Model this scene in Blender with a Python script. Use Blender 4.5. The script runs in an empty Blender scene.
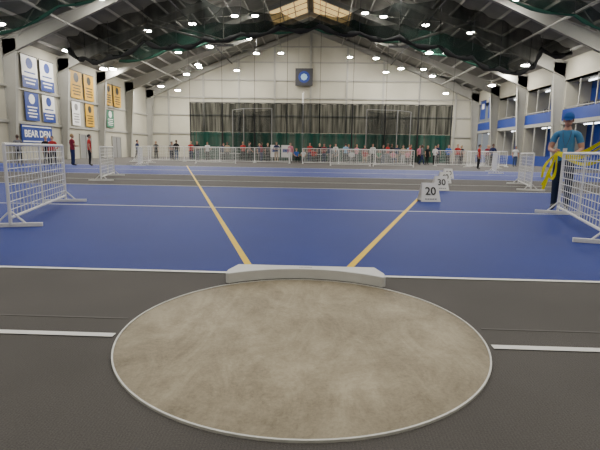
import bpy, bmesh, math, random
from mathutils import Matrix, Vector
R=math.radians
random.seed(7)
SC=bpy.context.scene
COL=SC.collection

# ------------------------------------------------------------------ camera
cd=bpy.data.cameras.new('camera'); cam=bpy.data.objects.new('camera',cd); COL.objects.link(cam)
cam.matrix_world=Matrix.Translation((0.078,-2.606,1.085))@Matrix.Rotation(R(2.13),4,'Z')@Matrix.Rotation(R(80.6),4,'X')@Matrix.Rotation(R(0.9),4,'Z')
cd.sensor_width=36; cd.lens=450/600*36; cd.clip_end=500
SC.camera=cam

# ------------------------------------------------------------------ materials
def mat(name,col,rough=0.6,metal=0.0,emit=None,estr=0,noise=0.0,nscale=5.0,bump=0.0,bscale=50.0,alpha=1.0,spec=0.5):
    m=bpy.data.materials.new(name); m.use_nodes=True
    nt=m.node_tree; b=nt.nodes['Principled BSDF']
    b.inputs['Base Color'].default_value=(*col,1); b.inputs['Roughness'].default_value=rough
    b.inputs['Metallic'].default_value=metal; b.inputs['Specular IOR Level'].default_value=spec
    b.inputs['Alpha'].default_value=alpha
    tc=nt.nodes.new('ShaderNodeTexCoord')
    if noise>0:
        n=nt.nodes.new('ShaderNodeTexNoise'); n.inputs['Scale'].default_value=nscale; n.inputs['Detail'].default_value=5
        nt.links.new(tc.outputs['Object'],n.inputs['Vector'])
        r=nt.nodes.new('ShaderNodeMapRange'); r.inputs['From Min'].default_value=.3; r.inputs['From Max'].default_value=.7
        r.inputs['To Min'].default_value=1-noise; r.inputs['To Max'].default_value=1+noise
        nt.links.new(n.outputs['Fac'],r.inputs['Value'])
        mx=nt.nodes.new('ShaderNodeVectorMath'); mx.operation='SCALE'; mx.inputs[0].default_value=col
        nt.links.new(r.outputs['Result'],mx.inputs['Scale']); nt.links.new(mx.outputs['Vector'],b.inputs['Base Color'])
    if bump>0:
        n2=nt.nodes.new('ShaderNodeTexNoise'); n2.inputs['Scale'].default_value=bscale; n2.inputs['Detail'].default_value=3
        nt.links.new(tc.outputs['Object'],n2.inputs['Vector'])
        bp=nt.nodes.new('ShaderNodeBump'); bp.inputs['Strength'].default_value=bump; bp.inputs['Distance'].default_value=0.01
        nt.links.new(n2.outputs['Fac'],bp.inputs['Height']); nt.links.new(bp.outputs['Normal'],b.inputs['Normal'])
    if emit:
        b.inputs['Emission Color'].default_value=(*emit,1); b.inputs['Emission Strength'].default_value=estr
    return m

def rubber():
    m=mat('grey_rubber',(0.086,0.077,0.069),0.75,spec=.3)
    nt=m.node_tree; L=nt.links.new; b=nt.nodes['Principled BSDF']
    tc=nt.nodes.new('ShaderNodeTexCoord')
    n=nt.nodes.new('ShaderNodeTexNoise'); n.inputs['Scale'].default_value=1.1; n.inputs['Detail'].default_value=6
    g=nt.nodes.new('ShaderNodeTexNoise'); g.inputs['Scale'].default_value=170; g.inputs['Detail'].default_value=2
    wv=nt.nodes.new('ShaderNodeTexWave'); wv.bands_direction='X'; wv.inputs['Scale'].default_value=22; wv.inputs['Distortion'].default_value=1.5; wv.inputs['Detail'].default_value=1
    for q in (n,g,wv): L(tc.outputs['Object'],q.inputs['Vector'])
    def mr(src,a,c,lo,hi):
        r=nt.nodes.new('ShaderNodeMapRange'); r.inputs['From Min'].default_value=a; r.inputs['From Max'].default_value=c; r.inputs['To Min'].default_value=lo; r.inputs['To Max'].default_value=hi; L(src,r.inputs['Value']); return r.outputs['Result']
    def mul(p,q):
        k=nt.nodes.new('ShaderNodeMath'); k.operation='MULTIPLY'; L(p,k.inputs[0]); L(q,k.inputs[1]); return k.outputs[0]
    f=mul(mul(mr(n.outputs['Fac'],.3,.7,.88,1.12),mr(g.outputs['Fac'],.3,.7,.72,1.28)),mr(wv.outputs['Fac'],0,1,.93,1.07))
    s=nt.nodes.new('ShaderNodeVectorMath'); s.operation='SCALE'; s.inputs[0].default_value=(0.082,0.076,0.071); L(f,s.inputs['Scale']); L(s.outputs['Vector'],b.inputs['Base Color'])
    bp=nt.nodes.new('ShaderNodeBump'); bp.inputs['Strength'].default_value=.5; bp.inputs['Distance'].default_value=.008; L(g.outputs['Fac'],bp.inputs['Height']); L(bp.outputs['Normal'],b.inputs['Normal'])
    return m
M_rubber=rubber()
M_blue=mat('blue_track',(0.012,0.033,0.225),0.6,noise=.10,nscale=.8,bump=.4,bscale=180,spec=.28)
M_line=mat('white_line_paint',(0.80,0.80,0.78),0.5,noise=.05,nscale=9)
M_seam=mat('seam_line',(0.10,0.095,0.09),0.7)
M_yellow=mat('yellow_tape',(0.78,0.52,0.0),0.5,noise=.05,nscale=9,spec=.3)
M_white=mat('white_plastic',(0.80,0.80,0.79),0.45,noise=.03,nscale=3)
M_board=mat('board_white',(0.66,0.67,0.67),0.5,noise=.08,nscale=4)
M_rim=mat('rim_metal',(0.66,0.66,0.62),0.45,metal=.2,noise=.1,nscale=20)
M_wall=mat('wall_panel',(0.42,0.40,0.325),0.7,noise=.08,nscale=.35)
M_steel=mat('painted_steel',(0.31,0.305,0.275),0.6,noise=.06,nscale=1)
M_roof=mat('roof_deck',(0.17,0.166,0.155),0.75,noise=.25,nscale=.5)
M_purlin=mat('purlin',(0.28,0.275,0.25),0.6)
M_black=mat('black_fabric',(0.012,0.013,0.014),0.8,noise=.2,nscale=2)
M_dark=mat('dark_grey',(0.04,0.04,0.045),0.6)
M_lens=mat('lamp_lens',(1,1,1),0.4,emit=(1.0,0.955,0.87),estr=300)
M_bayfill=mat('bay_fill_glow',(1,1,1),0.4,emit=(0.9,0.95,1.0),estr=8)  # added glow for the recessed bays, no known fixture
M_sky=mat('skylight_panel',(0.7,0.55,0.25),0.5,emit=(1.0,0.66,0.24),estr=.85)
M_bluewall=mat('blue_wall',(0.010,0.042,0.28),0.5,noise=.1,nscale=.7)
M_bluepanel=mat('blue_vinyl',(0.010,0.038,0.24),0.45)
M_gold=mat('gold_vinyl',(0.60,0.33,0.01),0.5)
M_green=mat('green_vinyl',(0.03,0.16,0.09),0.6)
M_ink=mat('black_ink',(0.015,0.015,0.015),0.5)
M_ltblue=mat('light_blue_paint',(0.30,0.50,0.65),0.5)
M_grey=mat('mid_grey',(0.22,0.22,0.22),0.6)

def netmat(name,col,alpha,scale,var=.13):
    m=bpy.data.materials.new(name); m.use_nodes=True
    nt=m.node_tree; b=nt.nodes['Principled BSDF']; b.inputs['Base Color'].default_value=(*col,1); b.inputs['Roughness'].default_value=.9
    b.inputs['Specular IOR Level'].default_value=.1
    tc=nt.nodes.new('ShaderNodeTexCoord'); w=nt.nodes.new('ShaderNodeTexNoise'); w.inputs['Scale'].default_value=scale
    mp=nt.nodes.new('ShaderNodeMapping'); mp.inputs['Scale'].default_value=(1,1,.08)
    nt.links.new(tc.outputs['Object'],mp.inputs['Vector']); nt.links.new(mp.outputs['Vector'],w.inputs['Vector'])
    r=nt.nodes.new('ShaderNodeMapRange'); r.inputs['From Min'].default_value=.35; r.inputs['From Max'].default_value=.65
    r.inputs['To Min'].default_value=max(0,alpha-var); r.inputs['To Max'].default_value=min(1,alpha+var)
    nt.links.new(w.outputs['Fac'],r.inputs['Value']); nt.links.new(r.outputs['Result'],b.inputs['Alpha'])
    return m
M_net=netmat('black_netting',(0.008,0.013,0.012),.84,3.5,.10)
M_net2=netmat('black_netting_thin',(0.008,0.011,0.010),.74,.8)
M_net3=netmat('green_netting_thin',(0.008,0.040,0.028),.72,.8)
M_netg=netmat('green_mesh',(0.008,0.060,0.045),.93,1.2,.06)

def concrete():
    m=bpy.data.materials.new('worn_concrete'); m.use_nodes=True; nt=m.node_tree; L=nt.links.new
    b=nt.nodes['Principled BSDF']; b.inputs['Roughness'].default_value=.6; b.inputs['Specular IOR Level'].default_value=.35
    tc=nt.nodes.new('ShaderNodeTexCoord')
    def nz(sc,det,mapsc=(1,1,1),dist=0,rot=0):
        mp=nt.nodes.new('ShaderNodeMapping'); mp.inputs['Scale'].default_value=mapsc; mp.inputs['Rotation'].default_value=(0,0,rot); L(tc.outputs['Object'],mp.inputs['Vector'])
        n=nt.nodes.new('ShaderNodeTexNoise'); n.inputs['Scale'].default_value=sc; n.inputs['Detail'].default_value=det; n.inputs['Distortion'].default_value=dist
        n.inputs['Roughness'].default_value=.74
        L(mp.outputs['Vector'],n.inputs['Vector']); return n
    n1=nz(1.8,12,dist=.5); n2=nz(4.2,12,(1,.4,1),1.2,.7); n3=nz(70,4)
    a=nt.nodes.new('ShaderNodeMath'); a.operation='ADD'; L(n1.outputs['Fac'],a.inputs[0]); L(n2.outputs['Fac'],a.inputs[1])
    c=nt.nodes.new('ShaderNodeMath'); c.operation='MULTIPLY_ADD'; c.inputs[1].default_value=.5; L(n3.outputs['Fac'],c.inputs[0]); L(a.outputs[0],c.inputs[2])
    r=nt.nodes.new('ShaderNodeValToRGB'); e=r.color_ramp.elements
    mr=nt.nodes.new('ShaderNodeMapRange'); mr.inputs['From Min'].default_value=1.0; mr.inputs['From Max'].default_value=1.46
    L(c.outputs[0],mr.inputs['Value']); L(mr.outputs['Result'],r.inputs['Fac'])
    e[0].color=(0.205,0.172,0.115,1); e[1].color=(0.43,0.375,0.265,1)
    x=e.new(.5); x.color=(0.318,0.272,0.187,1)
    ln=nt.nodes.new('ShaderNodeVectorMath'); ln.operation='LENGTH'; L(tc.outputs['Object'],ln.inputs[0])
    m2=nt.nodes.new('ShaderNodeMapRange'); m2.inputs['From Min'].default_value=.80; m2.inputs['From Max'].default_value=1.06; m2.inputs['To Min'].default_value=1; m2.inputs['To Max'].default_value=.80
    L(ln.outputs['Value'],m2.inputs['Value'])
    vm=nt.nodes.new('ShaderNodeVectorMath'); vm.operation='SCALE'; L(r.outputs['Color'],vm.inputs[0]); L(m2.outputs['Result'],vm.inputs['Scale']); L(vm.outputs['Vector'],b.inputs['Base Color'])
    bp=nt.nodes.new('ShaderNodeBump'); bp.inputs['Strength'].default_value=.2; bp.inputs['Distance'].default_value=.004; L(n3.outputs['Fac'],bp.inputs['Height']); L(bp.outputs['Normal'],b.inputs['Normal'])
    return m
M_conc=concrete()

# ------------------------------------------------------------------ mesh builder
class MB:
    def __init__(s): s.v=[]; s.f=[]; s.m=[]; s.mats=[]
    def mi(s,m):
        if m not in s.mats: s.mats.append(m)
        return s.mats.index(m)
    def mesh(s,vs,fs,m):
        b=len(s.v); s.v+=[tuple(p) for p in vs]; k=s.mi(m)
        for f in fs: s.f.append([b+i for i in f]); s.m.append(k)
    def box(s,x0,x1,y0,y1,z0,z1,m):
        vs=[(x,y,z) for z in (z0,z1) for (x,y) in ((x0,y0),(x1,y0),(x1,y1),(x0,y1))]
        s.mesh(vs,[(3,2,1,0),(4,5,6,7),(0,1,5,4),(1,2,6,5),(2,3,7,6),(3,0,4,7)],m)
    def bar(s,a,b,w,h,m,up=(0,0,1)):
        a=Vector(a);b=Vector(b);d=(b-a).normalized();u=Vector(up)
        if abs(d.dot(u))>.98: u=Vector((0,1,0))
        sx=d.cross(u).normalized()*w/2; sz=sx.normalized().cross(d).normalized()*h/2
        vs=[p+i for p in (a,b) for i in (-sx-sz,sx-sz,sx+sz,-sx+sz)]
        s.mesh(vs,[(3,2,1,0),(4,5,6,7),(0,1,5,4),(1,2,6,5),(2,3,7,6),(3,0,4,7)],m)
    def tube(s,pts,r,m,n=8):
        pts=[Vector(p) for p in pts]
        rr=r if isinstance(r,(list,tuple)) else [r]*len(pts)
        vs=[]; pd=None
        for i,p in enumerate(pts):
            d=(pts[min(i+1,len(pts)-1)]-pts[max(i-1,0)]).normalized()
            if pd is None:
                u=Vector((0,0,1)) if abs(d.z)<.9 else Vector((0,1,0)); x=d.cross(u).normalized()
            else: x=(pd-d*pd.dot(d)).normalized()
            pd=x; y=x.cross(d).normalized()
            for k in range(n):
                a=2*math.pi*k/n; vs.append(p+(x*math.cos(a)+y*math.sin(a))*rr[i])
        fs=[]
        for i in range(len(pts)-1):
            for k in range(n): fs.append((i*n+k,i*n+(k+1)%n,(i+1)*n+(k+1)%n,(i+1)*n+k))
        fs.append(tuple(range(n))[::-1]); fs.append(tuple(range((len(pts)-1)*n,len(pts)*n)))
        s.mesh(vs,fs,m)
    def lathe(s,prof,c,m,n=24):
        vs=[];fs=[]
        for (r,z) in prof:
            for k in range(n):
                a=2*math.pi*k/n; vs.append((c[0]+r*math.cos(a),c[1]+r*math.sin(a),c[2]+z))
        for i in range(len(prof)-1):
            for k in range(n): fs.append((i*n+k,i*n+(k+1)%n,(i+1)*n+(k+1)%n,(i+1)*n+k))
        s.mesh(vs,fs,m)
    def ell(s,c,r,m,n=14,k=9,M=None):
        vs=[];fs=[]
        for i in range(k+1):
            t=math.pi*i/k
            for j in range(n):
                a=2*math.pi*j/n; p=Vector((r[0]*math.sin(t)*math.cos(a),r[1]*math.sin(t)*math.sin(a),r[2]*math.cos(t)))
                if M: p=M@p
                vs.append(p+Vector(c))
        for i in range(k):
            for j in range(n): fs.append((i*n+j,(i+1)*n+j,(i+1)*n+(j+1)%n,i*n+(j+1)%n))
        s.mesh(vs,fs,m)
    def build(s,name,parent=None,smooth=False,loc=(0,0,0),rot=0):
        me=bpy.data.meshes.new(name); me.from_pydata(s.v,[],s.f)
        for m in s.mats: me.materials.append(m)
        me.polygons.foreach_set('material_index',s.m)
        if smooth: me.polygons.foreach_set('use_smooth',[True]*len(s.f))
        me.update()
        ob=bpy.data.objects.new(name,me); COL.objects.link(ob); ob.location=loc; ob.rotation_euler=(0,0,rot)
        if parent: ob.parent=parent
        return ob
def text(body,size,matrix,m,parent=None,name='lettering',ext=.002,bold=0.0):
    c=bpy.data.curves.new(name,'FONT'); c.body=body; c.size=size; c.align_x='CENTER'; c.align_y='CENTER'; c.extrude=ext; c.offset=bold
    c.materials.append(m)
    t=bpy.data.objects.new(name,c); COL.objects.link(t)
    dg=bpy.context.evaluated_depsgraph_get(); me=bpy.data.meshes.new_from_object(t.evaluated_get(dg))
    o=bpy.data.objects.new(name,me); COL.objects.link(o); bpy.data.objects.remove(t)
    if not me.materials: me.materials.append(m)
    if parent: o.parent=parent
    o.matrix_local=matrix
    return o

# ------------------------------------------------------------------ room shell
XL,XR,XC=-22.3,20.2,-1.05
YB,YF=57.0,-12.0
EZ,PZ=8.75,16.4
SL=(PZ-EZ)/(XR-XC)
def roofz(x): return PZ-SL*abs(x-XC)
FR=[57-6.8*k for k in range(0,11)]

b=MB(); b.box(XL-3,XR+3,YF,YB+.3,-.3,0,M_rubber); b.build('floor')
b=MB()
for (y0,y1) in ((1.25,10.4),(16.2,25.5)):
    b.box(XL+.1,XR-.1,y0,y1,0.0,.004,M_blue)
b.build('blue_track_surface')
b=MB()
def hl(y,w=.05,x0=XL+.2,x1=XR-.2): b.box(x0,x1,y-w/2,y+w/2,.0045,.006,M_line)
hl(1.25); hl(5.75); hl(10.5,.06); hl(12.9,.05); hl(16.2,.06); hl(20.2,.07); hl(25.5,.08)
hl(-.16,.05,XL+.2,-1.09); hl(-.16,.05,1.09,XR-.2)
b.build('track_lane_lines')
b=MB(); b.box(XL+.2,-1.12,.10,.118,0,.003,M_seam); b.box(1.12,XR-.2,.10,.118,0,.003,M_seam); b.build('floor_seam')
b=MB()
for sx,L in ((-1,27.5),(1,27.5)):
    a=R(17.46); d=Vector((sx*math.sin(a),math.cos(a),0)); n=Vector((d.y,-d.x,0))*.032
    s0,s1=1.30,L; o=Vector((-.08,0,0))
    p=[o+d*s0-n,o+d*s0+n,o+d*s1+n,o+d*s1-n]
    b.mesh([(q.x,q.y,.0062) for q in p]+[(q.x,q.y,.0085) for q in p],[(4,5,6,7),(0,1,5,4),(2,3,7,6),(1,2,6,5),(3,0,4,7)],M_yellow)
b.build('sector_line_tape')

# walls
b=MB()
b.box(XL-.3,XL,YF,YB,0,EZ+.3,M_wall)
b.box(XL,XL+.12,YF,YB,2.75,2.95,M_steel); b.box(XL,XL+.12,YF,YB,5.25,5.4,M_steel)
b.build('wall_left')
b=MB()
vs=[(XL-.3,YB,0),(XR+.3,YB,0),(XR+.3,YB,EZ+.2),(XC,YB,PZ+.3),(XL-.3,YB,EZ+.2)]
vs2=[(x,y+.3,z) for x,y,z in vs]
b.mesh(vs+vs2,[(0,1,2,3,4),(9,8,7,6,5),(0,4,9,5),(1,6,7,2)],M_wall)
for z in (3.0,5.4,7.6): b.box(XL,XR,YB-.14,YB,z,z+.16,M_steel)
for z,hw in ((9.8,17.5),(12.0,11.5),(13.9,6.5)): b.box(XC-hw,XC+hw,YB-.14,YB,z,z+.14,M_steel)
for i in range(-4,5):
    x=XC+i*4.6; b.box(x-.12,x+.12,YB-.25,YB-.14,0,roofz(x)-.3,M_steel)
b.build('wall_back')
b=MB()
vs=[(XL-.3,YF,0),(XR+.3,YF,0),(XR+.3,YF,EZ+.2),(XC,YF,PZ+.3),(XL-.3,YF,EZ+.2)]
b.mesh([(x,y-.3,z) for x,y,z in vs]+vs,[(0,1,2,3,4),(9,8,7,6,5)],M_wall); b.build('wall_front')
# right wall: two-storey recessed bays
b=MB()
b.box(XR,XR+.3,YF,YB,6.95,EZ+.3,M_wall)
b.box(XR,XR+.3,YF,16.2,0,6.95,M_wall)
b.box(XR+2.0,XR+2.2,16.2,YB,0,6.95,M_bluewall)
b.box(XR,XR+2.0,16.2,YB,6.95,7.1,M_wall)
b.box(XR-.05,XR+2.0,16.2,YB,3.55,3.85,M_steel)
b.box(XR-.02,XR+.05,16.2,YB,3.85,4.75,M_bluepanel)
b.box(XR+.0,XR+.06,16.2,YB,4.85,4.92,M_steel)
b.box(XR,XR+.25,16.2,YB,0,.9,M_bluepanel)
for y in FR:
    if 16<y<56:
        b.box(XR+.0,XR+2.0,y-.35,y+.35,0,6.95,M_wall)
        for j in (1,2): b.box(XR+.02,XR+.10,y+j*2.27-.05,y+j*2.27+.05,.9,6.95,M_steel)
        for z in (6.8,3.45): b.box(XR+.9,XR+1.0,y+1.6,y+5.0,z,z+.08,M_bayfill)  # invented glowing strips, brighten the otherwise unlit blue bay interior
        for k in range(7):
            yy=y+.8+k*.8; b.box(XR+.9,XR+1.35,yy,yy+.5,4.25,4.33,M_dark); b.box(XR+1.3,XR+1.36,yy,yy+.5,4.33,5.3,M_dark); b.box(XR+1.0,XR+1.3,yy+.2,yy+.3,3.85,4.25,M_dark)
b.build('wall_right')

# roof deck (ceiling)
b=MB()
vs=[(XL-.4,YF,roofz(XL-.4)),(XC,YF,PZ),(XR+.4,YF,roofz(XR+.4)),(XL-.4,YB,roofz(XL-.4)),(XC,YB,PZ),(XR+.4,YB,roofz(XR+.4))]
vt=[(x,y,z+.25) for x,y,z in vs]
b.mesh(vs+vt,[(0,1,4,3),(1,2,5,4),(6,9,10,7),(7,10,11,8),(0,3,9,6),(2,8,11,5)],M_roof)
for s in (-1,1):
    for k in range(1,15):
        x=XC+s*k*1.45; z=roofz(x)
        b.box(x-.05,x+.05,YF,YB,z-.22,z-.01,M_purlin)
b.build('ceiling')

def frame(y,name='roof_frame'):
    b=MB(); t=.14
    def web(p,q,dp,dq):
        (x0,z0),(x1,z1)=p,q
        for (yy0,yy1,o0,o1,e0,e1) in ((y-.03,y+.03,0,dp,0,dq),(y-t,y+t,0,.05,0,.05),(y-t,y+t,dp-.05,dp,dq-.05,dq)):
            vs=[(x0,yy0,z0-o0),(x1,yy0,z1-e0),(x1,yy0,z1-e1),(x0,yy0,z0-o1)]
            vs+=[(a,yy1,c) for a,_,c in vs]
            b.mesh(vs,[(0,1,2,3),(7,6,5,4),(0,4,5,1),(3,2,6,7),(0,3,7,4),(1,5,6,2)],M_steel)
    for s in (-1,1):
        half=(XR-XC)
        xs=[half,half*.62,half*.0]
        d=[1.25,.60,.45]
        for i in range(2):
            xa=XC+s*xs[i]; xb=XC+s*xs[i+1]
            web((xa,roofz(xa)-.24),(xb,roofz(xb)-.24),d[i],d[i+1])
        xo=XC+s*half; ztop=roofz(xo)-.3
        vs=[(xo,y-.03,0),(xo-s*.4,y-.03,0),(xo-s*1.0,y-.03,ztop-1.0),(xo-s*1.0,y-.03,ztop+.1),(xo,y-.03,ztop)]
        vs+=[(a,y+.03,c) for a,_,c in vs]
        b.mesh(vs,[(0,1,2,3,4),(9,8,7,6,5),(0,5,6,1),(1,6,7,2),(2,7,8,3),(4,3,8,9),(0,4,9,5)],M_steel)
        b.bar((xo-s*.4,y,0),(xo-s*1.0,y,ztop-1.0),.30,.05,M_steel,up=(1,0,0))
        b.bar((xo-s*.02,y,0),(xo-s*.02,y,ztop),.30,.05,M_steel,up=(1,0,0))
    return b.build(name)
for y in FR: frame(y if y<56.9 else 56.6)

b=MB()
for i in range(0,6,2):
    y0,y1=FR[i],FR[i+1]
    for s in (-1,1):
        for (a,c) in ((20,12.5),(12.5,5)):
            for (u,w) in ((a,c),(c,a)):
                x0=XC+s*u; x1=XC+s*w
                b.tube([(x0,y0,roofz(x0)-.5),(x1,y1,roofz(x1)-.5)],.035,M_steel,5)
b.build('roof_brace_rods')
b=MB()
for x in (XC-16.2,XC-9.9,XC-3.8,XC+3.8,XC+9.9,XC+16.2):
    z=roofz(x)-1.15; b.tube([(x,YF+.5,z),(x,56,z)],.06,M_dark if 9<abs(x-XC)<12 else M_steel,6)
    for y in FR:
        if y<56: b.tube([(x,y,z),(x,y,z+.5)],.02,M_steel,5)
b.build('sprinkler_pipes')

for s in (-1,1):
    b=MB()
    xa,xb=XC+s*.3,XC+s*4.2
    def P(x,y,o): return (x,y,roofz(x)-o)
    y0,y1=44.6,49.9
    b.mesh([P(xa,y0,.24),P(xb,y0,.24),P(xb,y1,.24),P(xa,y1,.24)],[(0,1,2,3)],M_sky)
    for k in range(4):
        y=y0+(y1-y0)*k/3; b.bar(P(xa,y,.26),P(xb,y,.26),.12,.06,M_steel)
    for k in range(4):
        x=xa+(xb-xa)*k/3; b.bar(P(x,y0,.27),P(x,y1,.27),.10,.06,M_steel)
    b.build('window_%d'%(1 if s<0 else 2))

# high-bay lights
lms={}
def light(x,y,drop=.75):
    z=roofz(x)-drop; key=round(drop,2)
    if key not in lms:
        b=MB()
        b.lathe([(0.02,.20),(.14,.20),(.17,.12),(.32,.02),(.34,-.02),(.32,-.02)],(0,0,0),M_grey,20)
        b.lathe([(.32,-.02),(.28,-.07),(.17,-.10),(.001,-.11)],(0,0,0),M_lens,20)
        b.tube([(0,0,.18),(0,0,drop-.03)],.015,M_grey,6)
        o=b.build('ceiling_light'); lms[key]=o.data
    else:
        o=bpy.data.objects.new('ceiling_light',lms[key]); COL.objects.link(o)
    o.location=(x,y,z)
LP=[]
for y in (41,49.5,32.5,24,14.5,6,-3): LP+=[(XC-6.8,y),(XC+6.8,y)]
for y in (36.8,28.5,45.2,53.6,19.5,10,1,-8): LP+=[(XC-13.4,y),(XC+13.4,y)]
for y in (34.5,26.8,42.8,51.2,18,8): LP+=[(XC-19.2,y),(XC+19.2,y)]
LP+=[(XC-5.2,43),(XC+5.2,42),(XC,19),(XC,2),(XC,-6),(XC-10.2,39),(XC+10.2,39)]
for x,y in LP: light(x,y)
for x,y in ((-7.0,49.5),(6.2,49.3),(-12.5,45.5),(12.0,47.5),(9.0,49.5),(-14.3,47.5),(-4.6,53.5),(3.6,53.5),(-10.2,41),(9.8,40),(-17,53),(15,53),(-10,54),(8,54)): light(x,y,2.6)
for x,y in ((-18.7,37.5),(17,44),(-18,50),(16.2,35)): light(x,y,2.2)

# raised nets hanging in swags
def swag(prof,yn,netm,edgem,name,rb=.16,up=None):
    b=MB(); pts=[]
    for i in range(len(prof)-1):
        (xa,za),(xb,zb)=prof[i],prof[i+1]
        for k in range(6):
            t=k/6; sag=.35*math.sin(math.pi*t)
            pts.append((xa+(xb-xa)*t,za+(zb-za)*t-sag))
    pts.append(prof[-1]); vs=[];fs=[]
    for i,(x,z) in enumerate(pts):
        zt=min(roofz(x)-.35,z+up(x))
        for k in range(5):
            t=k/4; vs.append((x,yn+.25*math.sin(i*1.3+k),z+(zt-z)*t))
    for i in range(len(pts)-1):
        for k in range(4): fs.append((i*5+k,(i+1)*5+k,(i+1)*5+k+1,i*5+k+1))
    b.mesh(vs,fs,netm)
    b.tube([(x,yn,z) for x,z in pts],[rb+.4*rb*math.sin(i*1.7) for i in range(len(pts))],edgem,8)
    for i in range(0,len(pts),6):
        x,z=pts[i]; b.tube([(x,yn,z),(x,yn,roofz(x)-.24)],.02,M_dark,5)
    return b.build(name,smooth=True)
swag([(-19.5,8.6),(-18.2,7.9),(-16.3,8.0),(-13.5,9.2),(-11.0,8.9),(-8.8,9.4),(-6,9.8),(-3,10.3),(0,10.4),(3,9.9),(6,9.6),(9,9.0),(11.5,8.2),(13.6,7.4),(15.8,7.4),(16.6,8.8),(18.8,8.6)],33.4,M_net2,M_black,'raised_divider_net',.17,lambda x:.5+.30*abs(x+1))
M_gsw=mat('green_net_edge',(0.02,0.09,0.06),.8)
swag([(-18.5,9.0),(-14,10.0),(-9.5,11.0),(-5,11.7),(-1,12.1),(3,11.7),(7.5,10.9),(12,9.7),(17,8.6)],40.3,M_net3,M_gsw,'raised_divider_net',.11,lambda x:.5+.12*abs(x+1))
swag([(-20.5,7.9),(-16,9.6),(-12,10.9),(-8,12.0),(-4,13.0),(0,13.5),(5,12.2),(10,10.6),(15,9.2),(18.6,8.2)],26.2,M_net3,M_gsw,'raised_divider_net',.09,lambda x:.9)

for (p,q) in (((-13.9,35.4,11.0),(-8.6,39.6,10.4)),((11.6,35.0,11.0),(7.0,39.6,10.4))):
    b=MB(); p=Vector(p);q=Vector(q)
    b.tube([p,q],.09,M_steel,8); b.tube([p+Vector((.6,0,.3)),q+Vector((.5,0,.25))],.05,M_steel,6)
    for k in range(7):
        t=k/6; a=p.lerp(q,t); b.tube([a,a+Vector((.55,0,.28))],.03,M_steel,5)
    b.tube([q,(q.x,q.y,roofz(q.x)-.25)],.04,M_steel,6); b.tube([p,(p.x,p.y,roofz(p.x)-.25)],.04,M_steel,6)
    b.box(q.x-.9,q.x+.9,q.y-.05,q.y+.05,q.z-.2,q.z+.0,M_dark)
    b.build('basketball_backstop')

# backdrop net
b=MB()
x0,x1,yb=-13.6,13.9,46.0
vs=[];fs=[];n=140
for i in range(n+1):
    x=x0+(x1-x0)*i/n; o=.22*math.sin(i*1.15)+.1*math.sin(i*.37)
    for z in (0.02,2.9,2.92,5.9): vs.append((x,yb+o,z))
fl=[];fu=[]
for i in range(n):
    a=i*4;c=a+4
    fl.append((a,c,c+1,a+1)); fu.append((a+2,c+2,c+3,a+3))
b.mesh(vs,fl,M_netg); b.mesh(vs,fu,M_net)
b.tube([(x0,yb,5.95),(x1,yb,5.95)],.05,M_dark,6)
for k in range(9):
    x=x0+(x1-x0)*k/8
    b.tube([(x,yb,0),(x,yb,5.95)],.07,M_black,6)
    b.tube([(x,yb,5.95),(x,yb,roofz(x)-.3)],.018,M_dark,4)
b.build('backdrop_net')
# free-standing throwing cage poles and net in front of backdrop
b=MB(); cage=[(-8.6,43.6),(-7.2,41.9),(-4.4,41.2),(4.6,41.3),(7.6,41.9),(9.2,43.6)]
for x,y in cage:
    b.tube([(x,y,0),(x,y,5.0)],.045,M_grey,8); b.lathe([(.001,.05),(.25,.05),(.28,0)],(x,y,0),M_dark,12)
for s0,s1 in ((0,1),(1,2),(3,4),(4,5)):
    (xa,ya),(xb,yb2)=cage[s0],cage[s1]
    b.tube([(xa,ya,5.0),(xb,yb2,5.0)],.025,M_grey,6)
    nn=10; vs=[]
    for i in range(nn+1):
        t=i/nn; x=xa+(xb-xa)*t; y=ya+(yb2-ya)*t+.08*math.sin(i*2); vs+=[(x,y,.05),(x,y,4.95-.25*math.sin(math.pi*t))]
    b.mesh(vs,[(2*i,2*i+2,2*i+3,2*i+1) for i in range(nn)],netmat('cage_netting_%d'%s0,(.01,.012,.012),.45,2,.08))
b.build('throwing_cage')

b=MB(); b.box(-3.0,-.8,YB-.55,YB-.35,9.2,11.3,M_dark)
for s in (-2.6,-1.2): b.tube([(s,YB-.45,11.3),(s,YB-.45,roofz(s)-.3)],.03,M_steel,6)
b.mesh([(-1.9+.72*math.cos(a*math.pi/12),YB-.56,10.25+.72*math.sin(a*math.pi/12)) for a in range(24)],[tuple(range(24))],M_bluepanel)
b.mesh([(-1.9+.42*math.cos(a*math.pi/4),YB-.565,10.25+.42*math.sin(a*math.pi/4)) for a in range(8)],[tuple(range(8))],M_ltblue)
b.build('emblem_board')
b=MB(); b.tube([(-1.9,YB-3,0),(-1.9,YB-3,8.0)],.11,M_white,10); b.lathe([(.3,0),(.3,.05),(.12,.08)],(-1.9,YB-3,0),M_white,12); b.tube([(-1.9,YB-3,7.9),(-1.9,YB-.5,8.4)],.07,M_white,8); b.build('white_mast')

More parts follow.
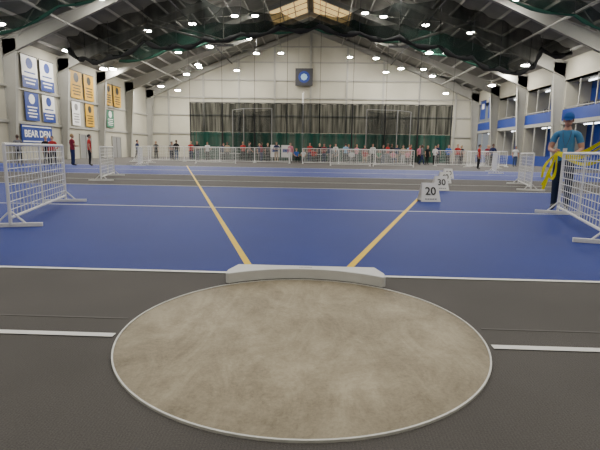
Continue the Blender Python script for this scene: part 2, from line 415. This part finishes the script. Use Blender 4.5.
def banner(y0,y1,z0,z1,base,lower=None,ink=M_ink,rows=4):
    b=MB(); x=XL+.16
    b.box(x,x+.015,y0,y1,z0,z1,base)
    b.tube([(x+.01,y0-.08,z1),(x+.01,y1+.08,z1)],.035,M_dark,6)
    h=z1-z0;w=y1-y0
    if lower: b.box(x+.015,x+.02,y0,y1,z0,z0+h*.35,lower)
    cy=(y0+y1)/2; zc=z0+h*.76
    b.mesh([(x+.021,cy+.22*w*math.cos(a*math.pi/6),zc+.22*w*math.sin(a*math.pi/6)) for a in range(12)],[tuple(range(12))],ink)
    for k in range(rows):
        z=z0+h*(.12+.11*k); ww=w*(.36 if k%2 else .28)
        b.box(x+.021,x+.024,cy-ww,cy+ww,z,z+h*.045,ink if not lower or k>2 else M_white)
    b.build('wall_banner')
banner(31.5,33.4,5.5,7.9,M_white,M_bluepanel,M_bluepanel)
banner(33.8,35.6,5.5,7.9,M_white,M_bluepanel,M_bluepanel)
banner(31.6,33.3,3.05,5.2,M_bluepanel,None,M_white)
banner(33.8,35.5,3.05,5.2,M_white,M_bluepanel,M_bluepanel)
banner(38.2,40.2,5.5,7.9,M_gold,None,M_ink)
banner(40.6,42.4,5.5,7.9,M_gold,None,M_ink)
banner(38.2,39.6,3.05,5.2,M_white,None,M_grey)
banner(40.6,42.2,3.05,5.2,M_gold,None,M_ink)
banner(44.9,46.4,5.5,7.7,M_gold,None,M_ink)
banner(46.8,48.6,5.5,7.7,M_gold,None,M_ink)
banner(44.9,46.6,3.2,5.0,M_green,None,M_white)
b=MB(); b.box(XL+.13,XL+.2,30.9,34.8,1.35,2.7,M_bluepanel); b.box(XL+.2,XL+.205,31.0,34.7,1.42,1.50,M_white); b.box(XL+.2,XL+.205,31.0,34.7,2.55,2.63,M_white)
sg=b.build('bear_den_sign')
text('BEAR DEN',.72,Matrix.Translation((XL+.21,32.85,2.02))@Matrix.Rotation(R(90),4,'Z')@Matrix.Rotation(R(90),4,'X'),M_white,sg,bold=.02)
for i,y in enumerate((40.5,47.2)):
    b=MB(); x=XL+.01; b.box(x,x+.06,y-1,y+1,0,2.2,M_grey); b.box(x,x+.1,y-1.1,y-1,0,2.3,M_steel); b.box(x,x+.1,y+1,y+1.1,0,2.3,M_steel); b.box(x,x+.1,y-1.1,y+1.1,2.2,2.3,M_steel); b.box(x+.06,x+.08,y-.02,y+.02,0,2.2,M_dark)
    b.build('door_%d'%(i+1))
for (y0,y1,z0,z1) in ((51.2,53.0,5.2,7.6),(54.0,55.6,5.2,7.4)):
    b=MB(); b.box(XR-.10,XR-.07,y0,y1,z0,z1,M_bluepanel); b.tube([(XR-.08,y0-.1,z1),(XR-.08,y1+.1,z1)],.04,M_dark,6); b.box(XR-.105,XR-.10,y0+.4,y1-.4,z0+1.2,z0+1.8,M_white); b.build('wall_banner')

# ------------------------------------------------------------------ shot put circle
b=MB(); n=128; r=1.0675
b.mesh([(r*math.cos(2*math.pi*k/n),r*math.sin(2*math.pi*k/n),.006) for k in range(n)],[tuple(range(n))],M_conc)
b.lathe([(r-.003,.001),(r-.003,.012),(r+.006,.012),(r+.006,.0)],(0,0,0),M_rim,n)
b.build('shot_put_circle')
b=MB()
ang=[R(a) for a in range(-35,36,2)]
ri=1.080; H=.10
inner=[(ri*math.sin(a),ri*math.cos(a)) for a in ang]
xe=.645; cx=-.004
front=[(-xe,.905)]+inner+[(xe,.905)]
outer=[(-xe,1.0),(-.59,1.19),(.59,1.19),(xe,1.0)]
loop=[(x+cx,y) for x,y in front+outer[::-1]]
nl=len(loop)
vs=[(x,y,.013) for x,y in loop]+[(x,y,H) for x,y in loop]
b.mesh(vs,[tuple(range(nl))[::-1],tuple(range(nl,2*nl))]+[(i,(i+1)%nl,nl+(i+1)%nl,nl+i) for i in range(nl)],M_board)
b.box(-.57+cx,.57+cx,1.12,1.18,0,.013,M_dark)
tb=b.build('toe_board')
bv=tb.modifiers.new('b','BEVEL'); bv.width=.006; bv.segments=2; bv.limit_method='ANGLE'; bv.angle_limit=R(40)
b=MB()
for k in range(9): b.box(-.062+k*.0125,-.053+k*.0125,1.125,1.14,H,H+.001,M_grey)
b.build('label_plate',parent=tb)

# ------------------------------------------------------------------ barriers
def barrier(p,q,h=1.10):
    p=Vector((p[0],p[1],0)); q=Vector((q[0],q[1],0)); L=(q-p).length; ang=math.atan2(q.y-p.y,q.x-p.x)
    b=MB(); r=.022; z0=.12
    for x in (0,L): b.tube([(x,0,.03),(x,0,h)],r,M_white,8)
    b.tube([(L/2,0,z0),(L/2,0,h)],.016,M_white,8)
    for z in (z0,h): b.tube([(0,0,z),(L,0,z)],r,M_white,8)
    nz=9
    for k in range(1,nz): b.tube([(0,0,z0+(h-z0)*k/nz),(L,0,z0+(h-z0)*k/nz)],.0065,M_white,5)
    nx=20
    for k in range(1,nx):
        x=L*k/nx; b.tube([(x,0,z0),(x,0,h)],.0055,M_white,5)
    for x in (.02,L-.02):
        b.bar((x,-.38,.025),(x,.38,.025),.05,.05,M_white)
        b.tube([(x,-.18,.04),(x,0,.22)],.013,M_white,6); b.tube([(x,.18,.04),(x,0,.22)],.013,M_white,6)
    return b.build('crowd_barrier',loc=(p.x,p.y,.0065),rot=ang)
D=3.05; sa=R(16.9)
def along(x,y,s): return (x+s*D*math.sin(sa),y+D*math.cos(sa))
for x,y,s in ((-4.04,3.22,-1),(-7.0,11.9,-1),(-10.9,24.8,-1),(3.66,2.95,1),(6.45,11.1,1),(9.8,22.5,1)):
    barrier((x,y),along(x,y,s))
xx=-14.2
for i in range(9):
    if i==4: xx+=1.0
    if i==7: xx+=1.9
    y=35.2+.35*math.sin(i*.9)
    barrier((xx,y),(xx+2.95,35.2+.35*math.sin((i+1)*.9)),1.25); xx+=3.0
for p,q in (((-14.6,33.2),(-12.4,30.9)),((-9.2,31.6),(-6.2,31.9)),((1.0,31.4),(4.0,31.5)),((4.2,31.5),(7.1,31.0)),((11.8,33.6),(13.2,30.9))): barrier(p,q,1.2)

# ------------------------------------------------------------------ distance markers
def marker(x,y,num,rot):
    w,h=.22,.40
    b=MB(); t=.012
    for s in (-1,1):
        f=[(-w,s*.15,0),(w,s*.15,0),(w*.80,s*.03,h),(-w*.80,s*.03,h)]
        f2=[(a,c-s*t,d) for a,c,d in f]
        b.mesh(f+f2,[(0,1,2,3),(7,6,5,4),(0,4,5,1),(1,5,6,2),(2,6,7,3),(3,7,4,0)],M_white)
    b.box(-w*.8,w*.8,-.03,.03,h-.01,h+.008,M_white)
    b.box(-w*.98,w*.98,-.14,.14,.03,.04,M_white)
    o=b.build('distance_marker',loc=(x,y,0.0088),rot=rot)
    lean=math.atan2(.12,h)
    text(num,.25,Matrix.Translation((0,-.091,.225))@Matrix.Rotation(R(90)-lean,4,'X'),M_ink,o,bold=.003)
    b=MB()
    for k in range(5): b.box(-.13+k*.055,-.09+k*.055,-.001,.001,-.012,.012,M_grey)
    q=b.build('small_print',parent=o); q.location=(0,-.139,.06); q.rotation_euler=(-lean,0,0)
for x,y,t in ((2.58,7.56,'20'),(3.66,10.7,'30'),(4.62,13.8,'40'),(5.62,16.9,'50')): marker(x,y,t,R(6))

# ------------------------------------------------------------------ people
SK=[mat('skin_light',(0.50,0.27,0.19),.55),mat('skin_tan',(0.40,0.22,0.15),.55),mat('skin_dark',(0.16,0.08,0.05),.55)]
HR=[mat('hair_brown',(0.05,0.03,0.02),.6),mat('hair_blond',(0.30,0.20,0.09),.6),mat('hair_black',(0.012,0.01,0.01),.6)]
M_shoe=mat('shoe',(0.05,0.05,0.055),.5); M_eye=mat('eye_dark',(0.01,0.01,0.01),.3); M_eyew=mat('eye_white',(0.8,0.8,0.8),.3); M_lip=mat('lips',(0.35,0.12,0.10),.5)
_cm={}
def cloth(c):
    if c not in _cm: _cm[c]=mat('cloth_%d'%len(_cm),c,.85,noise=.06,nscale=6,spec=.2)
    return _cm[c]
def skin_mesh(V,E,sub,root):
    me=bpy.data.meshes.new('sk'); me.from_pydata([v[0] for v in V],[(e[0],e[1]) for e in E],[])
    ob=bpy.data.objects.new('sk',me); COL.objects.link(ob)
    md=ob.modifiers.new('s','SKIN'); md.use_smooth_shade=True; md.branch_smoothing=.3
    sv=me.skin_vertices[0].data
    for i,v in enumerate(V): sv[i].radius=v[1]; sv[i].use_root=(i==root)
    sb=ob.modifiers.new('ss','SUBSURF'); sb.levels=sub; sb.render_levels=sub
    dg=bpy.context.evaluated_depsgraph_get(); out=bpy.data.meshes.new_from_object(ob.evaluated_get(dg))
    bpy.data.objects.remove(ob)
    vs=[v.co.copy() for v in out.vertices]; fs=[tuple(p.vertices) for p in out.polygons]
    fm=[]
    segs=[(Vector(V[a][0]),Vector(V[c][0]),k,V[a][1][0],V[c][1][0]) for a,c,k in E]
    for f in fs:
        c=sum((vs[i] for i in f),Vector())/len(f); best=None
        for a,d,k,ra,rb in segs:
            ab=d-a; t=max(0,min(1,(c-a).dot(ab)/max(ab.length_squared,1e-9))); ds=(c-(a+ab*t)).length-(ra+(rb-ra)*t)
            if best is None or ds<best[0]: best=(ds,k)
        fm.append(best[1])
    return vs,fs,fm
def person(x,y,face,shirt,pants,skin=0,hair=0,pose='stand',h=1.75,detail=False,cap=None,long_sleeve=False,name='spectator',headrot=None,J=None):
    S=h/1.75
    j=dict(pel=(0,0,.96),sp=(0,0,1.12),ch=(0,0,1.29),uc=(0,.005,1.40),nk=(0,.0,1.49),cn=(0,-.010,1.56))
    for s,n in ((1,'L'),(-1,'R')):
        j['sh'+n]=(s*.17,0,1.395); j['sl'+n]=(s*.22,0,1.25); j['el'+n]=(s*.24,.02,1.12); j['wr'+n]=(s*.25,-.05,.88); j['pa'+n]=(s*.25,-.07,.80)
        j['hi'+n]=(s*.09,0,.86); j['kn'+n]=(s*.10,-.01,.50); j['an'+n]=(s*.105,.02,.09); j['to'+n]=(s*.125,-.14,.045)
    if pose=='front':
        for s,n in ((1,'L'),(-1,'R')):
            j['el'+n]=(s*.25,-.02,1.13); j['wr'+n]=(s*.12,-.25,1.08); j['pa'+n]=(s*.07,-.31,1.10)
    if pose=='walk':
        j['knL']=(.09,-.16,.50); j['anL']=(.10,-.22,.10); j['toL']=(.11,-.38,.05)
        j['knR']=(-.09,.06,.50); j['anR']=(-.10,.26,.15); j['toR']=(-.11,.12,.045)
        j['wrL']=(.24,.08,.90); j['paL']=(.24,.09,.82); j['elR']=(-.23,.0,1.12);j['wrR']=(-.22,-.20,.95);j['paR']=(-.22,-.26,.90)
    if pose=='hip':
        j['elL']=(.37,.06,1.15); j['wrL']=(.22,-.02,1.00); j['paL']=(.17,-.06,.98)
    if pose=='sit':
        dz=-.46
        for k in list(j):
            if k[:2] not in ('kn','an','to','hi'): j[k]=(j[k][0],j[k][1]+.04,j[k][2]+dz)
        for s,n in ((1,'L'),(-1,'R')):
            j['hi'+n]=(s*.10,-.06,.50); j['kn'+n]=(s*.13,-.44,.50); j['an'+n]=(s*.13,-.42,.09); j['to'+n]=(s*.15,-.58,.045)
            j['el'+n]=(s*.24,-.06,.70); j['wr'+n]=(s*.14,-.28,.62); j['pa'+n]=(s*.11,-.35,.60)
    if J: j.update(J)
    rad=dict(pel=(.165,.118),sp=(.152,.115),ch=(.172,.120),uc=(.115,.092),nk=(.054,.058),cn=(.052,.056))
    for n in 'LR':
        rad.update({'sh'+n:(.066,.066),'sl'+n:(.060,.060),'el'+n:(.043,.043),'wr'+n:(.028,.031),'pa'+n:(.034,.022),'hi'+n:(.098,.100),'kn'+n:(.070,.070),'an'+n:(.050,.052),'to'+n:(.042,.034)})
    names=list(j); idx={k:i for i,k in enumerate(names)}
    V=[((j[k][0]*S,j[k][1]*S,j[k][2]*S),(rad[k][0]*S,rad[k][1]*S)) for k in names]
    sh,pt,sk,so=cloth(shirt),cloth(pants),SK[skin],M_shoe
    arm=sh if long_sleeve else sk
    E=[('pel','sp',sh),('sp','ch',sh),('ch','uc',sh),('uc','nk',sh),('nk','cn',sk)]
    for n in 'LR':
        E+=[('uc','sh'+n,sh),('sh'+n,'sl'+n,sh),('sl'+n,'el'+n,arm),('el'+n,'wr'+n,arm),('wr'+n,'pa'+n,sk),('pel','hi'+n,pt),('hi'+n,'kn'+n,pt),('kn'+n,'an'+n,pt),('an'+n,'to'+n,so)]
    vs,fs,fm=skin_mesh(V,[(idx[a],idx[c],m) for a,c,m in E],2,idx['pel'])
    b=MB(); b.v+=[tuple(v) for v in vs]
    for f,m in zip(fs,fm):
        c=sum((vs[i] for i in f),Vector())/len(f)
        if pose!='sit' and abs(c.x)<.19*S and (m is sh or m is pt): m=pt if c.z<.90*S else sh
        if m is sh and abs(c.x)<.07*S and c.z>(1.465+(-.46 if pose=='sit' else 0))*S: m=sk
        b.f.append(list(f)); b.m.append(b.mi(m))
    cn=Vector(j['cn']); hc=(cn+Vector((0,-.012,.080)))*S
    HM=(headrot or Matrix.Identity(3))*1.05
    def hp(a,c,d): return hc+HM@(Vector((a,c,d))*S)
    b.ell(hp(0,.004,.012),(.074*S,.094*S,.104*S),sk,18,12,HM)
    b.ell(hp(0,-.030,-.052),(.056*S,.060*S,.058*S),sk,14,9,HM)
    b.ell(hp(0,-.096,-.018),(.012*S,.020*S,.024*S),sk,8,6,HM)
    for s in (-1,1):
        b.ell(hp(s*.076,.005,-.012),(.010*S,.018*S,.030*S),sk,8,6,HM)
        b.ell(hp(s*.030,-.080,.006),(.014*S,.010*S,.008*S),M_eyew if detail else M_eye,8,6,HM)
        if detail:
            b.ell(hp(s*.030,-.088,.006),(.006*S,.004*S,.006*S),M_eye,8,6,HM)
            b.ell(hp(s*.030,-.086,.026),(.018*S,.007*S,.004*S),HR[hair],8,6,HM)
    b.ell(hp(0,-.086,-.058),(.022*S,.008*S,.006*S),M_lip,8,6,HM)
    n=16;k=8
    def dome(rx,ry,rz,cy,cz,tmax,m,trim):
        vs=[];fs=[]
        for i in range(k+1):
            for q in range(n):
                a=2*math.pi*q/n
                tm=tmax*(trim if math.sin(a)<-.45 else 1); t=tm*i/k
                vs.append(hp(rx*math.sin(t)*math.cos(a),ry*math.sin(t)*math.sin(a)+cy,rz*math.cos(t)+cz))
        for i in range(k):
            for q in range(n): fs.append((i*n+q,(i+1)*n+q,(i+1)*n+(q+1)%n,i*n+(q+1)%n))
        b.mesh(vs,fs,m)
    dome(.081,.100,.112,.010,.014,math.pi*.64,HR[hair],.58)
    if cap:
        cm=cloth(cap)
        dome(.088,.107,.098,.008,.036,math.pi*.5,cm,1)
        br=[]
        for q in range(9):
            a=math.pi+math.pi*q/8; br.append((.080*math.cos(a),.098*math.sin(a)+.008,.040))
        br2=[(p[0]*.9,p[1]-.07*math.sin(math.pi*q/8),.028) for q,p in enumerate(br)]
        vs=[hp(*p) for p in br]+[hp(*p) for p in br2]+[hp(p[0],p[1],p[2]-.008) for p in br]+[hp(p[0],p[1],p[2]-.008) for p in br2]
        fs=[]
        for q in range(8): fs+=[(q,q+1,9+q+1,9+q),(18+q,27+q,27+q+1,18+q+1),(9+q,9+q+1,27+q+1,27+q)]
        b.mesh(vs,fs,cm)
    for s,n_ in ((1,'L'),(-1,'R')):
        w=Vector(j['wr'+n_])*S; pa=Vector(j['pa'+n_])*S; d=(pa-w).normalized()
        side=Vector((0,-1,0)) if abs(d.z)>.7 else Vector((0,0,1))
        side=(side-d*side.dot(d)).normalized(); pn=d.cross(side)*s
        if pn.x*s>0: pn=-pn
        for q in range(4):
            o=side*((1.5-q)*.019); L=(.070,.078,.072,.056)[q]
            p0=pa+o*.8; p1=p0+d*L*.42+pn*.006; p2=p1+(d*.6+pn*.7).normalized()*L*.34; p3=p2+(pn*.9-d*.2).normalized()*L*.28
            b.tube([p0-d*.03,p0,p1,p2,p3],[.0095,.0095,.009,.0082,.006],sk,8 if detail else 5)
        t0=w+d*.03+side*.014; b.tube([t0,t0+side*.024+d*.02,t0+side*.028+d*.045+pn*.01,t0+side*.022+d*.062+pn*.02],[.012,.011,.0095,.007],sk,8 if detail else 5)
    if pose=='sit':
        c=M_dark
        b.box(-.23,.23,-.18,.26,.38,.41,c)
        for sx in (-.21,.21):
            b.tube([(sx,-.16,0),(sx,-.16,.4)],.013,c,6); b.tube([(sx,.24,0),(sx,.26,.85)],.013,c,6)
        b.box(-.22,.22,.255,.275,.58,.85,c)
    return b.build(name,smooth=True,loc=(x,y,0.004),rot=face)

man=person(4.80,6.30,R(-32),(0.07,0.22,0.42),(0.02,0.03,0.06),0,0,'stand',1.84,True,cap=(0.02,0.09,0.32),name='meet_official',headrot=Matrix.Rotation(R(12),3,'X'),
  J=dict(elL=(.25,-.02,1.12),wrL=(.14,-.25,1.02),paL=(.10,-.32,1.03),elR=(-.25,-.03,1.12),wrR=(-.16,-.25,1.08),paR=(-.12,-.32,1.09)))
b=MB(); b.tube([(-.07,-.06,1.52),(-.055,-.137,1.38),(0,-.144,1.20),(.055,-.137,1.38),(.07,-.06,1.52)],.004,M_dark,5); b.box(-.035,.035,-.152,-.146,1.10,1.20,M_white); b.build('lanyard',parent=man)
M_ribbon=mat('yellow_ribbon',(0.78,0.70,0.0),.45,spec=.3)
def ribbon(b,pts,w):
    P=[Vector(p) for p in pts]; Q=[]
    for i in range(len(P)-1):
        p0=P[max(i-1,0)];p1=P[i];p2=P[i+1];p3=P[min(i+2,len(P)-1)]
        for k in range(8):
            t=k/8; Q.append(.5*((2*p1)+(p2-p0)*t+(2*p0-5*p1+4*p2-p3)*t*t+(3*p1-p0-3*p2+p3)*t**3))
    Q.append(P[-1]); vs=[];fs=[]
    for i,q in enumerate(Q):
        T=(Q[min(i+1,len(Q)-1)]-Q[max(i-1,0)]).normalized()
        wd=T.cross(Vector((0,1,0))).normalized()
        a=.5*math.sin(i*.3); tw=(wd*math.cos(a)+Vector((0,1,0))*math.sin(a))*w/2
        vs+= [q-tw,q+tw,q+tw+Vector((0,.002,0)),q-tw+Vector((0,.002,0))]
    for i in range(len(Q)-1):
        a=i*4;c=a+4; fs+=[(a,c,c+1,a+1),(a+3,a+2,c+2,c+3),(a+1,c+1,c+2,a+2),(a,a+3,c+3,c)]
    b.mesh(vs,fs,M_ribbon)
rb=MB(); hx,hy,hz=4.51,6.04,1.11
ribbon(rb,[(hx,hy,hz),(4.42,6.0,.88),(4.34,5.98,.64),(4.28,5.96,.44)],.06)
ribbon(rb,[(hx,hy,hz),(4.50,6.0,.80),(4.44,5.98,.64),(4.36,5.98,.70),(4.26,5.96,.52)],.05)
ribbon(rb,[(hx,hy,hz),(4.38,6.0,1.0),(4.28,5.98,.86),(4.24,5.96,.66)],.045)
ribbon(rb,[(hx,hy,hz),(4.80,5.84,1.10),(5.15,5.74,1.34),(5.55,5.62,1.64),(5.95,5.5,1.78)],.075)
ribbon(rb,[(hx,hy,hz),(4.85,5.80,.92),(5.2,5.70,1.04),(5.6,5.58,1.34),(5.95,5.5,1.62)],.065)
ribbon(rb,[(hx,hy,hz),(4.78,5.84,1.02),(5.1,5.76,1.20),(5.5,5.62,1.48),(5.95,5.5,1.7)],.05)
rb.tube([(5.95,5.5,0.006),(5.95,5.5,1.85)],.025,M_white,8); rb.lathe([(.001,.03),(.2,.03),(.22,0.006)],(5.95,5.5,0),M_white,16)
rb.build('yellow_barrier_tape')

CO=dict(red=(.40,.03,.03),navy=(.02,.03,.10),black=(.015,.015,.018),white=(.65,.65,.65),grey=(.16,.16,.17),pink=(.62,.22,.30),blue=(.04,.12,.45),tan=(.40,.30,.20),maroon=(.20,.02,.04),green=(.04,.2,.1),jean=(.05,.08,.16),lb=(.25,.45,.65))
PP=[(-14.9,22.6,'red','black','hip',0),(-14.1,23.2,'maroon','navy','front',2.5),(-17.9,21.6,'navy','black','stand',1),(-16.9,22.6,'grey','black','front',4),(-15.9,23.6,'black','black','stand',1),(-13.2,23.4,'red','black','stand',2),
(-15.4,35.9,'navy','black','walk',1.5),(-14.6,38.2,'black','black','stand',0),(-12.8,37.2,'grey','black','front',.6),(-12.3,36.8,'black','jean','stand',3),(-11.5,38.5,'red','navy','stand',.2),
(-9.8,37.8,'white','black','hip',0),(-8.9,40.4,'navy','black','stand',.5),(-7.0,40.2,'red','black','front',.5),(-6.0,37.5,'grey','black','walk',2),(-4.9,37.3,'maroon','navy','front',2),(-4.3,36.9,'black','black','stand',0.3),(-3.6,37.6,'navy','tan','front',0),
(-2.4,38.3,'pink','white','stand',6),(-1.8,37.0,'blue','black','sit',.3),(-1.2,37.2,'white','grey','sit',0),(-.3,37.4,'red','black','sit',.4),(.2,40.2,'black','black','stand',.4),(.6,37.6,'maroon','navy','front',0),(1.1,36.9,'navy','grey','stand',.4),(1.6,37.2,'grey','black','sit',-.4),(2.5,37.8,'lb','black','stand',3),(3.0,37.0,'white','black','sit',0),
(3.4,37.0,'pink','black','front',.6),(4.2,37.4,'red','tan','sit',-.2),(4.9,37.9,'white','black','stand',0),(5.3,36.9,'green','black','sit',0),(5.7,37.1,'black','jean','hip',0),(6.2,37.9,'red','grey','front',.8),(6.6,37.3,'pink','navy','sit',.2),(7.0,37.9,'navy','tan','stand',0),(7.4,37.0,'tan','white','front',-.4),(7.8,37.0,'pink','black','sit',.5),(8.2,38.0,'red','black','stand',1),
(8.9,36.5,'grey','navy','walk',1.5),(9.6,37.5,'black','black','stand',.4),(10.6,38.0,'navy','black','stand',0),(11.4,37.5,'blue','black','front',0),(12.8,38.5,'black','black','stand',2),(10.9,28.5,'red','black','stand',1),(13.5,33,'navy','black','front',0),(14.2,36,'maroon','black','stand',0),(16.5,36,'white','jean','stand',0),(17.2,30,'blue','black','hip',.5),(15.4,39,'grey','black','front',.3),
(-10.6,37.3,'black','navy','front',.4),(-7.9,37.2,'tan','black','stand',.2),(-5.4,39.8,'navy','grey','stand',.6),(-.7,39.9,'red','navy','hip',.1),(1.7,39.9,'white','black','stand',0),(2.9,40.1,'navy','black','front',.5),(4.4,40.0,'maroon','black','stand',0),(6.9,40.1,'black','grey','stand',.2),(8.5,39.9,'lb','navy','front',0),(9.2,38.8,'pink','black','stand',.3),(10.1,36.9,'white','black','front',.3),(12.0,36.9,'red','grey','stand',0),(13.2,39.7,'navy','black','hip',0),(-13.6,39.5,'grey','navy','stand',.3)]
for i,(x,y,s,p,po,fc) in enumerate(PP):
    person(x,y,fc,CO[s],CO[p],(0,1,0,2,0,1)[i%6],i%3,po,1.66+.05*((i*7)%4),long_sleeve=(i%3==0))

b=MB()
for x in (-3.9,-2.9):
    b.box(x-.42,x+.42,39.4,39.45,.45,1.55,M_white)
    for s in (-.38,.38): b.tube([(x+s,39.42,0),(x+s,39.42,.5)],.02,M_grey,6)
    b.box(x-.3,x+.3,39.39,39.4,.9,1.2,M_bluepanel)
b.build('notice_board')
for x in (0.2,5.4,-8):
    b=MB(); b.box(x-.9,x+.9,38.8,39.3,.71,.75,M_white)
    for sx in (-.8,.8):
        for sy in (38.85,39.22): b.tube([(x+sx,sy,0),(x+sx,sy,.72)],.02,M_grey,6)
    b.build('folding_table')

w=bpy.data.worlds.new('world'); SC.world=w; w.use_nodes=True; w.node_tree.nodes['Background'].inputs[0].default_value=(.8,.85,.9,1); w.node_tree.nodes['Background'].inputs[1].default_value=.3
